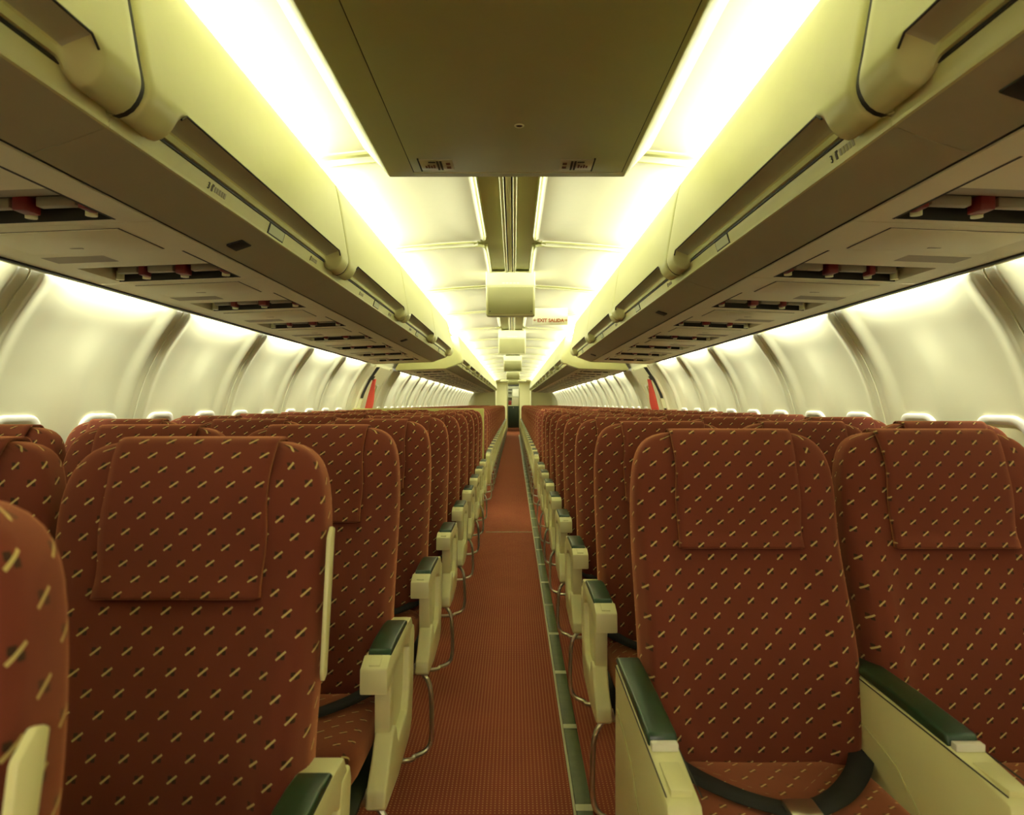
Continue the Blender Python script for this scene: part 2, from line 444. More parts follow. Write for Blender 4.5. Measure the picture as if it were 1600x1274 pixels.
# exit doors, one each side
for n_, side in ((1, -1), (2, 1)):
    d = empty('door_%d' % n_, (0, 8.12, 0), kind='structure')
    def on_wall(y0, y1, z0, z1, pr0, pr1, m, name, parent, nz=10, bev=None):
        V, F = [], []
        for i in range(nz + 1):
            z = z0 + (z1 - z0) * i / nz; x = wall_x(z)
            for (yy, pp) in ((y0, pr0), (y0, pr1), (y1, pr1), (y1, pr0)): V.append((side * (x - pp), yy, z))
        for i in range(nz):
            for k in range(4): F.append((i*4+k, i*4+(k+1) % 4, (i+1)*4+(k+1) % 4, (i+1)*4+k))
        F.append((0, 1, 2, 3)); F.append(tuple(nz*4+k for k in (3, 2, 1, 0)))
        return fix(link(name, V, F, m, parent, smooth=True, sharp=30))
    on_wall(-0.36, 0.42, 0.02, 1.60, -0.004, 0.03, M['wall'], 'door_leaf', d)
    on_wall(-0.47, -0.41, 0.02, 1.62, -0.004, 0.022, M['psu'], 'door_jamb', d)
    on_wall(0.48, 0.54, 0.02, 1.62, -0.004, 0.022, M['psu'], 'door_jamb', d)
    on_wall(-0.405, -0.385, 1.26, 1.60, 0.0, 0.05, M['dark'], 'hinge_strut', d)
    on_wall(-0.402, -0.388, 1.0, 1.15, 0.0, 0.045, M['dark'], 'hinge_strut', d)
    on_wall(-0.44, -0.36, 1.15, 1.25, 0.0, 0.06, M['panel'], 'hinge_cover', d, 3)
    on_wall(-0.42, -0.37, 1.46, 1.50, 0.0, 0.065, M['dark'], 'latch_block', d, 2)
    h = MB(); pts = []
    for (yy, z) in ((-0.12, 1.40), (-0.04, 1.40), (-0.04, 1.12), (-0.12, 1.12)): pts.append((side * (wall_x(z) - 0.075), yy, z))
    h.tube([(side*(wall_x(1.40)-.03), -0.14, 1.40)] + pts + [(side*(wall_x(1.12)-.03), -0.14, 1.12)], 0.008)
    h.build('door_handle', M['rail'], d)
    on_wall(0.02, 0.16, 1.14, 1.42, 0.028, 0.055, M['white'], 'door_handle_cover', d, 4)
    # red warning strap hanging across the door
    V, F = [], []; N = 12
    for i in range(N + 1):
        tt = i / N; z = 1.47 - 0.42 * tt; yy = -0.37 + 0.02 * tt; sag = 0.075 + 0.03 * math.sin(tt * 3) + 0.05 * tt
        hw = 0.020 + 0.022 * sstep(tt * 1.5)
        for (dx, dy) in ((-hw, 0), (-hw*.3, 0.008), (hw*.3, -0.006), (hw, 0)):
            V.append((side * (wall_x(z) - sag) + dx, yy + dy * (1 + tt), z))
    for i in range(N):
        for k in range(3): F.append((i*4+k, i*4+k+1, (i+1)*4+k+1, (i+1)*4+k))
    so = link('warning_strap', V, F, M['strap'], smooth=True)
    so.location.y = 8.12
    md = so.modifiers.new('thick', 'SOLIDIFY'); md.thickness = 0.002
    P(so, label='translucent red strap hanging across the exit door on the %s wall' % ('left' if side < 0 else 'right'), category='strap')

# ------------------------------------------------------------------ overhead bins
TOPP = [(0.735, 2.045), (0.722, 2.062), (0.704, 2.076), (0.686, 2.073), (0.674, 2.055), (0.664, 2.02), (0.654, 1.97), (0.644, 1.91), (0.634, 1.85), (0.626, 1.80), (0.621, 1.775)]
FULL = TOPP + [(0.6195, 1.764), (0.619, 1.756), (0.620, 1.747), (0.623, 1.737), (0.629, 1.725), (0.638, 1.714), (0.650, 1.706), (0.664, 1.702), (0.676, 1.706), (0.684, 1.716)]
RECS = TOPP + [(0.6195, 1.769), (0.622, 1.766), (0.632, 1.7635), (0.645, 1.7595), (0.659, 1.755), (0.670, 1.7505), (0.6735, 1.747), (0.6725, 1.742), (0.671, 1.731), (0.684, 1.7305)]
FULL_END = FULL[:-1] + [(0.694, 1.690), (0.76, 1.666), (0.835, 1.640), (1.1, 1.630), (1.456, 1.616), (1.456, 1.64), (1.30, 1.90), (1.10, 2.045)]
def bin_recess(y):
    L = BIN_L - 0.012
    a = sstep((y - 0.105) / 0.055); b = sstep((L - 0.105 - y) / 0.055)
    return min(a, b)
def make_bin(side):
    L = BIN_L - 0.012
    root = empty('overhead_bin', (0, 0, 0))
    ys = [0, 0.004, 0.012, 0.03, 0.06, 0.10] + [0.105 + 0.055 * k / 16 for k in range(1, 17)] + [0.3, 0.6, 0.9, 1.2]
    ys = sorted(set(ys + [L - y for y in ys]))
    V, F = [], []; n = len(FULL)
    for y in ys:
        r = bin_recess(y)
        e = min(y, L - y); sh = 0.014 * (1 - math.sqrt(max(0, 1 - (1 - min(e / 0.012, 1)) ** 2)))   # rounded ends
        for (a, b) in zip(FULL, RECS):
            x = a[0] + (b[0] - a[0]) * r; z = a[1] + (b[1] - a[1]) * r
            V.append((side * (x + sh), y, z))
    for i in range(len(ys) - 1):
        for j in range(n - 1):
            f = (i*n+j, i*n+j+1, (i+1)*n+j+1, (i+1)*n+j); F.append(f if side > 0 else f[::-1])
    F.append(tuple(range(n)) if side > 0 else tuple(range(n))[::-1]); m0 = (len(ys)-1)*n
    F.append(tuple(range(m0, m0+n))[::-1] if side > 0 else tuple(range(m0, m0+n)))
    bd = link('bin_door', V, F, M['binm'], root, smooth=True, sharp=50)
    bd.data.materials.append(M['under'])  # underside taupe reused to put the grip recess's shade into its colour
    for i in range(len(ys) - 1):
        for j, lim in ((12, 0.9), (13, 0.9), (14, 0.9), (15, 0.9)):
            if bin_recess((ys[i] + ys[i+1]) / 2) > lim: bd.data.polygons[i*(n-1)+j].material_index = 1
    V, F = [], []
    for (yy) in (-0.003, 0.0142):
        for a in FULL[2:]: V.append((side * (a[0] + 0.0055), L + yy - 0.003, a[1]))
    n = len(FULL) - 2
    for j in range(n - 1): F.append((j, j+1, n+j+1, n+j) if side > 0 else (n+j, n+j+1, j+1, j))
    link('door_seal', V, F, M['black'], root, smooth=True)
    # dark rubber line along the upper edge of the grip recess
    t = MB(); t.tube([(side*0.6215, 0.13, 1.752), (side*0.6205, 0.150, 1.767), (side*0.6215, 0.19, 1.7675), (side*0.6215, L-0.19, 1.7675), (side*0.6205, L-0.150, 1.767), (side*0.6215, L-0.13, 1.752)], 0.0022, 6)
    t.build('grip_seal', M['black'], root)
    MB().prism([(side*a, b) for a, b in ((0.679, 1.729), (0.6805, 1.722), (0.689, 1.694), (0.687, 1.693), (0.688, 1.687), (0.700, 1.685), (0.700, 1.729))], 1, 0.0005, L + 0.0112).build('fascia', M['binm'], root)
    MB().prism([(side*a, b) for a, b in ((0.6765, 1.7300), (0.6765, 1.7245), (0.69, 1.7245), (0.69, 1.7300))], 1, 0.02, L - 0.01).build('gasket', M['black'], root)
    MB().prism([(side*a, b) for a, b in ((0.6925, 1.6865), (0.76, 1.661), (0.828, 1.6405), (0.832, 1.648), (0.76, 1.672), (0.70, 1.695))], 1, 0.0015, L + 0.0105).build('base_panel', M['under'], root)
    MB().prism([(side*a, b) for a, b in ((0.702, 2.04), (0.702, 1.70), (0.84, 1.668), (0.84, 1.703), (1.41, 1.703), (1.35, 1.82), (1.20, 2.0), (1.05, 2.04))], 1, 0.0005, L + 0.0112).build('housing', M['dark'], root, smooth=False)
    # card holder in mid fascia
    def fx(z): return 0.6805 + (0.689-0.6805) * (1.722 - z) / 0.028
    def slab(y0, y1, z0, z1, th, m, name, par):
        return MB().prism([(side*(fx(z1)-th), z1), (side*(fx(z0)-th), z0), (side*(fx(z0)+.002), z0), (side*(fx(z1)+.002), z1)], 1, y0, y1).build(name, m, par)
    hy = 0.93 if side > 0 else 0.80
    hold = slab(hy-0.006, hy+0.126, 1.6935, 1.7235, 0.0022, M['black'], 'card_holder', root)
    slab(hy, hy+0.12, 1.6965, 1.7215, 0.0032, M['card'], 'card', hold)
    return root
NUMW = ['first', 'second', 'third', 'fourth', 'fifth', 'sixth', 'seventh', 'eighth', 'ninth', 'tenth', 'eleventh', 'twelfth', 'thirteenth', 'fourteenth',
        'fifteenth', 'sixteenth', 'seventeenth', 'eighteenth', 'nineteenth', 'twentieth', 'twenty-first', 'twenty-second', 'twenty-third', 'twenty-fourth', 'twenty-fifth', 'twenty-sixth', 'twenty-seventh']
SN = {-1: 'left', 1: 'right'}
def fascia_marks(root, side, y, num, face=True):
    """row number with two small pictograms and a grey letter block on the fascia"""
    if side > 0: org, xd = (side*0.6855, y, 1.7000), (0, -1, 0)
    else: org, xd = (side*0.6855, y, 1.7000), (0, 1, 0)
    yd = (-side*0.30, 0, 1)
    if num: text_mesh(num, 0.022, M['ink'], 'row_number', root, org, xd, yd)
    s = -side
    m = MB()
    def bar(a, b, z0, z1):
        def f(z): return 0.6805 + (0.689-0.6805) * (1.722 - z) / 0.028
        m.prism([(side*(f(z1)-.0012), z1), (side*(f(z0)-.0012), z0), (side*(f(z0)+.001), z0), (side*(f(z1)+.001), z1)], 1, y + s*a, y + s*b)
    bar(0.022, 0.030, 1.700, 1.712); bar(0.024, 0.034, 1.712, 1.716)
    m.build('pictogram', M['ink2'], root)
    m = MB()
    for q in range(5):
        bar(0.040 + q*0.013, 0.049 + q*0.013, 1.702, 1.714)
    m.build('seat_letters', M['grey_ink'], root)
BINS = {}
for side in (-1, 1):
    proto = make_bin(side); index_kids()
    lab = []
    for k, y in enumerate(FWD): lab.append((y, k))
    first = True
    for grp, starts in (('fwd', FWD), ('aft', AFT)):
        for k, y in enumerate(starts):
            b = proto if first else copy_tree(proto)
            first = False
            b.location = (0, y, 0)
            sn = SN[side]
            if grp == 'fwd': BINS[side, k] = b
            if grp == 'fwd':
                L_ = ['cream overhead bin fully behind the view on the %s' % sn, 'cream overhead bin cut off by the top %s picture corner' % sn][k] if k < 2 else \
                     '%s whole cream overhead bin from the camera on the %s, before the exit door' % (NUMW[k-2], sn)
                G_ = 'overhead bins before the exit doors'
            else:
                L_ = '%s cream overhead bin beyond the exit door on the %s side' % (NUMW[k], sn); G_ = 'overhead bins beyond the exit doors'
            P(b, label=L_, category='overhead bin', group=G_)
            if grp == 'fwd' and (side, k) in ((-1, 2), (-1, 4), (1, 3), (1, 5), (1, 1)):
                yy = 0.79 if (side, k) != (1, 1) else 1.30
                v = MB().prism([(side*0.745, 1.6655), (side*0.745, 1.662), (side*0.79, 1.6465), (side*0.79, 1.655)], 1, yy-0.035, yy+0.035, 0.001).build('vent', M['black'], b)
    for (y, num) in ((1.47, '3'), (2.27, ''), (3.05, ''), (3.8, ''), (4.6, '')):
        kk = int((y - FWD[0]) // BIN_L)
        bb = BINS[side, kk]
        yy = y - FWD[kk] + (0.16 if side < 0 else 0)
        fascia_marks(bb, side, yy, num)
    # end caps that close the two runs of bins at the exit door
    for (ya, yb, wh) in ((7.348, 7.45, 'front'), (8.80, 8.888, 'rear')):
        o = MB().prism([(side*a, b) for a, b in FULL_END], 1, ya, yb, 0.004).build('bin_end_cap', M['binm'], smooth=True, sharp=25)
        P(o, label='smooth cream end cap closing the %s run of %s bins at the exit door' % (wh, SN[side]), category='bin end cap')
    # bulkhead-side filler behind the last bins is the aft wall itself

# ------------------------------------------------------------------ passenger service panels under the bins
def plane_z(x): return 1.640 + (1.616 - 1.640) * (x - 0.842) / (1.452 - 0.842)
PL = 0.762
def make_psu(side):
    root = empty('passenger_service_panel', (0, 0, 0))
    X0, X1, SX0, SX1, SY0, SY1, L = 0.842, 1.428, 0.925, 1.335, 0.49, 0.73, PL - 0.003
    V, F = [], []
    def q(x0, x1, y0, y1, dz=0.0):
        n = len(V)
        for (x, y) in ((x0, y0), (x1, y0), (x1, y1), (x0, y1)): V.append((side*x, y, plane_z(x) + dz))
        F.append((n, n+1, n+2, n+3) if side < 0 else (n+3, n+2, n+1, n))
    q(X0, X1, 0, SY0); q(X0, X1, SY1, L); q(X0, SX0, SY0, SY1); q(SX1, X1, SY0, SY1)
    o = link('panel', V, F, M['psu'], root)
    md = o.modifiers.new('t', 'SOLIDIFY'); md.thickness = 0.004; md.offset = -1
    # recess: long sloped near wall and dark far part
    def zz(x, d): return plane_z(x) + d
    V = []; 
    def strip(y0, d0, y1, d1, m, name, par=root, x0=SX0, x1=SX1):
        vs_ = [(side*x0, y0, zz(x0, d0)), (side*x1, y0, zz(x1, d0)), (side*x1, y1, zz(x1, d1)), (side*x0, y1, zz(x0, d1))]
        o = link(name, vs_ + [(a, b, c + 0.003) for a, b, c in vs_], [(0,1,2,3), (7,6,5,4), (0,4,5,1), (1,5,6,2), (2,6,7,3), (3,7,4,0)], m, par); fix(o); return o
    strip(SY0, 0.001, SY0 + 0.150, 0.034, M['psu_dk'], 'recess_slope')
    strip(SY0 + 0.147, 0.034, SY1, 0.044, M['dark'], 'recess_back')
    MB().prism([(side*SX0, zz(SX0, 0.001)), (side*SX0, zz(SX0, 0.046)), (side*(SX0-.003), zz(SX0, 0.046)), (side*(SX0-.003), zz(SX0, 0.001))], 1, SY0, SY1).build('recess_end', M['dark'], root)
    MB().prism([(side*SX1, zz(SX1, 0.001)), (side*SX1, zz(SX1, 0.046)), (side*(SX1+.003), zz(SX1, 0.046)), (side*(SX1+.003), zz(SX1, 0.001))], 1, SY0, SY1).build('recess_end', M['psu'], root)
    strip(SY1 - 0.004, -0.0005, SY1 - 0.003, 0.046, M['dark'], 'recess_lip')
    for (a, b) in ((0.965, 1.055), (1.115, 1.20), (1.235, 1.30)):
        MB().prism([(side*a, zz(a, 0.014)), (side*b, zz(b, 0.014)), (side*b, zz(b, 0.036)), (side*a, zz(a, 0.036))], 1, SY0+0.160, SY0+0.186, 0.003).build('light_lens', M['psu_lens'], root)
    for (a, w_) in ((1.085, 0.017), (0.945, 0.009), (1.215, 0.010)):
        MB().prism([(side*(a-w_), zz(a, 0.004)), (side*(a+w_), zz(a, 0.004)), (side*(a+w_), zz(a, 0.04)), (side*(a-w_), zz(a, 0.04))], 1, SY0+0.150, SY0+0.200, 0.003).build('call_button', M['red'], root)
    for a in (0.955, 1.095, 1.225, 1.315):
        MB().cyl((side*a, SY0+0.205, zz(a, 0.000)), 0.013, 0.03, 2, 14).build('air_nozzle', M['panel'], root)
    # oxygen hatch outlined by a dark gap
    hx0, hx1, hy0, hy1 = 0.955, 1.325, 0.045, 0.275
    MB().prism([(side*hx0, plane_z(hx0)-0.0008), (side*hx1, plane_z(hx1)-0.0008), (side*hx1, plane_z(hx1)+0.002), (side*hx0, plane_z(hx0)+0.002)], 1, hy0, hy1).build('hatch_gap', M['dark'], root)
    hd = MB().prism([(side*(hx0+.004), plane_z(hx0)-0.0035), (side*(hx1-.002), plane_z(hx1)-0.0035), (side*(hx1-.002), plane_z(hx1)+0.001), (side*(hx0+.004), plane_z(hx0)+0.001)], 1, hy0+0.002, hy1-0.002, 0.0012).build('oxygen_hatch', M['psu'], root)
    MB().box(side*1.15, side*1.185, hy1-0.06, hy1-0.052, plane_z(1.17)-0.0045, plane_z(1.17)-0.003).build('hatch_latch', M['psu_dk'], hd)
    MB().prism([(side*1.16, plane_z(1.16)-0.0008), (side*1.34, plane_z(1.34)-0.0008), (side*1.34, plane_z(1.34)+0.001), (side*1.16, plane_z(1.16)+0.001)], 1, 0.33, 0.41).build('speaker_grille', M['psu_dk'], root)
    # outer edge rail: black gap and cream lip
    MB().prism([(side*1.4285, 1.6118), (side*1.4440, 1.6115), (side*1.4440, 1.622), (side*1.4285, 1.622)], 1, 0, PL).build('edge_gap', M['black'], root)
    MB().prism([(side*1.4450, 1.6115), (side*1.458, 1.6120), (side*1.458, 1.630), (side*1.4450, 1.630)], 1, 0, PL, 0).build('edge_rail', M['panel'], root)
    MB().prism([(side*0.918, plane_z(0.918)-0.0006), (side*0.924, plane_z(0.924)-0.0006), (side*0.924, plane_z(0.924)+0.001), (side*0.918, plane_z(0.918)+0.001)], 1, 0.31, SY1).build('frame_gap', M['dark'], root)
    return root
for side in (-1, 1):
    proto = make_psu(side); index_kids(); first = True
    for grp, ya, n0 in (('fwd', 1.70 - 5*PL, 12), ('aft', 8.90, 24)):
        c = 0
        for k in range(n0):
            y = ya + PL * k
            if grp == 'fwd' and y + PL > 7.36: continue
            o = proto if first else copy_tree(proto); first = False
            o.location = (0, y, 0)
            if grp == 'fwd':
                L_ = '%s beige service panel over the %s seats, counted from the front wall behind the camera' % (NUMW[k], SN[side])
            else: L_ = '%s beige service panel beyond the exit door over the %s seats' % (NUMW[k], SN[side])
            P(o, label=L_, category='service panel', group='service panels over the %s seats' % SN[side])

for side in (-1, 1):
    o = MB().prism([(side*a, b) for a, b in ((0.842, 1.640), (1.452, 1.616), (1.452, 1.625), (0.842, 1.645))], 1, 1.70 + 7*PL, 7.345, 0).build('blank_service_panel', M['psu'], smooth=False)
    P(o, label='plain beige filler panel under the last %s bin before the exit door' % SN[side], category='service panel')

# ------------------------------------------------------------------ drop-down ceiling panel
dp = empty('drop_down_ceiling_panel', (0, 0, 2.0), 'large olive cream panel hanging low from the ceiling above the camera', 'ceiling panel')
ya, yb = -1.2, 2.49
V = [(-0.413, ya, 0), (0.413, ya, 0), (0.413, yb, 0), (-0.413, yb, 0), (-0.515, ya, 0.118), (0.515, ya, 0.118), (0.515, yb+0.03, 0.118), (-0.515, yb+0.03, 0.118)]
b = MB(); tb = bmesh.new(); vv = [tb.verts.new(v) for v in V]
for f in ((0,1,2,3), (7,6,5,4), (0,4,5,1), (1,5,6,2), (2,6,7,3), (3,7,4,0)): tb.faces.new([vv[i] for i in f])
b.add(tb, 0.004).build('casing', M['drop'], dp)
def thin_frame(x0, x1, y0, y1, z0, z1, t_):
    return MB().box(x0, x0+t_, y0, y1, z0, z1).box(x1-t_, x1, y0, y1, z0, z1).box(x0+t_, x1-t_, y1-t_, y1, z0, z1)
thin_frame(-0.322, 0.398, ya+.01, 2.432, -0.0012, 0.001, 0.003).build('hatch_gap', M['dark'], dp)
hp = MB().box(-0.319, 0.395, ya+.01, 2.429, -0.003, 0.001, 0.001).build('hatch', M['drop'], dp)
MB().box(-0.322, 0.398, 2.432, 2.438, -0.003, 0.001).build('hatch_edge_trim', M['panel'], dp)
e = MB(); pts = [(0.040 + 0.012*math.cos(a*math.pi/10), 2.02 + 0.012*math.sin(a*math.pi/10), -0.004) for a in range(21)]
e.tube(pts, 0.0025, 6, False); eo = e.build('eyelet', M['panel'], dp)
MB().cyl((0.040, 2.02, -0.0045), 0.009, 0.003).build('eyelet_hole', M['dark'], eo)
for sx, x0 in ((-1, -0.232), (1, 0.232)):
    pl = MB().box(x0 - 0.055, x0 + 0.055, 2.30, 2.40, -0.0055, -0.002, 0.001).build('sign_plate', M['placard'], dp)
    MB().box(x0 + sx*0.054, x0 + sx*0.059, 2.29, 2.41, -0.006, -0.002).build('edge_bar', M['black'], pl)
    q = MB()
    for k in (0, 1): q.box(x0 - sx*(0.008 + k*0.011), x0 - sx*(0.001 + k*0.011)+0, 2.31, 2.395, -0.0066, -0.0054)
    q.box(x0 + sx*0.002, x0 + sx*0.025, 2.315, 2.325, -0.0066, -0.0054)
    q.build('pictogram', M['ink'], pl)
    q = MB()
    for k in range(4): q.box(x0 + sx*(0.006 + k*0.009), x0 + sx*(0.012 + k*0.009), 2.345 + 0.01*(k % 2), 2.375, -0.0066, -0.0054)
    for k in range(2): q.box(x0 - sx*0.032, x0 - sx*0.046, 2.325 + 0.035*k, 2.345 + 0.035*k, -0.0066, -0.0054)
    q.build('lettering', M['maroon'], pl)

# ------------------------------------------------------------------ ceiling monitors
def make_monitor():
    root = empty('ceiling_monitor', (0, 0, 2.16))
    poly = [(0, 0.0), (0.0, -0.105), (0.012, -0.118), (0.075, -0.305), (0.088, -0.318), (0.30, -0.300), (0.34, 0.0)]
    MB().prism(poly, 0, -0.178, 0.178, 0.007, 3).build('housing', M['panel'], root)
    sc = MB().prism([(0.0085, -0.118), (0.0715, -0.305), (0.079, -0.303), (0.016, -0.116)], 0, -0.164, 0.164, 0.002).build('folded_screen', M['drop'], root)
    for s_ in (-1, 1):
        MB().cyl((s_*0.150, 0.061, -0.286), 0.004, 0.01, 1, 10).build('screw', M['black'], root)
    q = MB()
    for k in range(5): q.box(-0.06 + k*0.026, -0.04 + k*0.026, -0.0008, 0.001, -0.094, -0.086)
    q.build('faint_logo', M['white'], root)
    return root
proto = make_monitor(); index_kids()
for k, y in enumerate((5.08, 9.12, 13.95, 18.8, 23.6)):
    o = proto if k == 0 else copy_tree(proto)
    o.location.y = y
    P(o, label='%s cream box monitor folded up along the ceiling rail, counted from the camera' % NUMW[k], category='monitor', group='folded monitors on the ceiling rail')

# EXIT sign plate on the ceiling
sg = empty('exit_sign', (0.388, 6.86, 2.012), 'cream exit sign plate with orange lettering hanging from the ceiling', 'sign')
MB().box(-0.18, 0.16, 0, 0.008, -0.045, 0.12, 0.002).build('sign_plate', M['sign'], sg)
text_mesh('EXIT SALIDA', 0.046, M['orange'], 'lettering', sg, (-0.006, -0.0012, -0.016), (1, 0, 0), (0, 0, 1), align='CENTER', bold=0.0018)
ar = MB()
for s_ in (-1, 1):
    ar.tube([(s_*0.136-.008, -0.001, 0.002), (s_*0.162-.008, -0.001, 0.002)], 0.0032, 5)
    ar.tube([(s_*0.150-.008, -0.001, 0.014), (s_*0.163-.008, -0.001, 0.002), (s_*0.150-.008, -0.001, -0.010)], 0.0032, 5)
ar.build('arrow', M['orange'], sg)

# ------------------------------------------------------------------ seats
BW, BT = 0.234, 0.052           # half width and half thickness of a backrest
ZB, ZT = 0.43, 1.134
def back_s(z):
    """forward offset (towards the sitter) of the front face centre at height z"""
    s = 0.0 + 0.175 * (1.10 - z) / 0.65
    s += 0.016 * math.exp(-((z - 0.66) / 0.10) ** 2) - 0.012 * math.exp(-((z - 0.90) / 0.09) ** 2) + 0.004 * math.exp(-((z - 1.05) / 0.07) ** 2)
    return s
def backrest(side):
    nv, nu = 40, 56
    V, F, UV = [], [], []
    zc_, hz = (ZB + ZT) / 2, (ZT - ZB) / 2
    vsamp = [math.sin(math.pi/2 * (-1 + 2*i/nv)) for i in range(nv + 1)]
    per = None
    for v in vsamp:
        v = max(-0.9995, min(0.9995, v))
        z = zc_ + hz * v
        p = 6.3 if v > 0 else 9
        ws = (1 - abs(v)**p) ** (1/p); ts = (1 - abs(v)**6) ** (1/3.2)
        arc = 0; prev = None
        for k in range(nu + 1):
            a = 2*math.pi*k/nu - math.pi
            ca, sa = math.cos(a), math.sin(a)      # a=0 -> +x ; front is sa>0
            ex = math.copysign(abs(ca) ** (2/6.5), ca); ey = math.copysign(abs(sa) ** (2/4.2), sa)
            x = BW * ws * ex; d = BT * ts * ey
            if sa > 0:      # front: seams between centre panel and bolsters
                bl = 0.026 * (sstep((abs(ex) - 0.56) / 0.22) - sstep((abs(ex) - 0.90) / 0.10)) * sstep((1.02 - z) / 0.25)
                seam = -0.008 * math.exp(-((abs(x) - 0.135) / 0.006) ** 2)
                d += (bl + seam) * ts
            y = -(back_s(z) - BT + d)
            V.append((x, y, z))
            q = (BW * ex, BT * ey)
            if prev: arc += math.hypot(q[0]-prev[0], q[1]-prev[1])
            prev = q
            UV.append((-arc, z * 1.03))
    n = nu + 1
    for i in range(nv):
        for k in range(nu): F.append((i*n+k, i*n+k+1, (i+1)*n+k+1, (i+1)*n+k))
    F.append(tuple(range(nu))[::-1]); F.append(tuple(nv*n + k for k in range(nu)))
    return V, F, UV
def front_y(x, z, off):
    zc_, hz = (ZB + ZT) / 2, (ZT - ZB) / 2
    v = min(0.9995, (z - zc_) / hz); ts = (1 - abs(v)**6) ** (1/3.2); ws = (1 - abs(v)**6.3) ** (1/6.3)
    ex = min(0.98, abs(x) / (BW * ws)); ey = (1 - ex ** 6.5) ** (1/4.2)
    return -(back_s(z) - BT + BT * ts * ey + off), -(back_s(z) - BT - BT * ts * ey - off)
def cover_mesh(hw=0.137, zlow=0.884, skew=0.0):
    rows = []
    zs = [zlow - 0.004, zlow, zlow + 0.012, zlow + 0.016] + [zlow + 0.016 + (1.124 - zlow - 0.016) * k / 14 for k in range(1, 15)] + [1.129, 1.132]
    path = [(z, 0) for z in zs] + [(z, 1) for z in zs[::-1] if z > 0.96]
    cols = [-1, -0.985, -0.9, -0.7, -0.45, -0.2, 0, 0.2, 0.45, 0.7, 0.9, 0.985, 1]
    V, F, UV = [], [], []; arc = 0; prev = None
    for i, (z, bk) in enumerate(path):
        off = 0.0085
        if z < zlow + 0.05 and not bk: off += 0.006 * (1 - (z - zlow) / 0.05)
        if bk == 0 and z < zlow + 0.0135: off += 0.002
        cy = front_y(0, z, off)[bk]
        if prev: arc += math.hypot(z - prev[0], cy - prev[1])
        prev = (z, cy)
        for c in cols:
            x = hw * c * (1 + 0.015 * math.sin(z * 40)) 
            y = front_y(x, z, off * (1 if abs(c) < 0.99 else 0.25))[bk]
            V.append((x, y, z + 0.0055 * sstep((z - 1.10) / 0.04) + skew * c * max(0, (1.0 - z)) * 0.2)); UV.append(((x + 0.02) * 1.06, arc * 1.15 + 0.007))
    n = len(cols)
    for i in range(len(path) - 1):
        for k in range(n - 1): F.append((i*n+k, i*n+k+1, (i+1)*n+k+1, (i+1)*n+k))
    return V, F, UV
def cushion_mesh():
    nv, nu = 20, 40; V, F, UV = [], [], []
    hw, hl, ht = 0.222, 0.215, 0.058; cy, cz = -0.330, 0.418
    for i in range(nv + 1):
        b = -math.pi/2 + math.pi * i / nv
        cb = abs(math.cos(b)) ** (2/6); sb = math.copysign(abs(math.sin(b)) ** (2/3.5), math.sin(b))
        for k in range(nu + 1):
            a = 2*math.pi*k/nu
            ex = math.copysign(abs(math.cos(a)) ** (2/6.0), math.cos(a)); ey = math.copysign(abs(math.sin(a)) ** (2/6.0), math.sin(a))
            x, y = hw*ex*cb, cy + hl*ey*cb
            z = cz + ht*sb + (0.012 * (-(y - cy) / hl)) - (0.008 * (1 - (x/hw)**2) if sb > 0 else 0)
            V.append((x, y, z)); UV.append((x, y * 1.02 + (z - cz) * (0.8 if abs(ey) > .9 else 0) + 0.01))
    n = nu + 1
    for i in range(nv):
        for k in range(nu): F.append((i*n+k, i*n+k+1, (i+1)*n+k+1, (i+1)*n+k))
    return V, F, UV
def mesh_of(name, V, F, UV, m, sharp=60):
    o = link(name, V, F, m, None, smooth=True, uvs=UV, sharp=sharp); fix(o)
    me = o.data; bpy.data.objects.remove(o); return me
ME_BACK = mesh_of('backrest', *backrest(1), M['fabric'])
ME_COVER = mesh_of('headrest_cover', *cover_mesh(), M['fabric'], 80)
ME_CUSH = mesh_of('seat_cushion', *cushion_mesh(), M['fabric'])
def inst(name, me, parent, x, mods=None):
    o = bpy.data.objects.new(name, me); COL.objects.link(o); o.parent = parent; o.location.x = x; return o

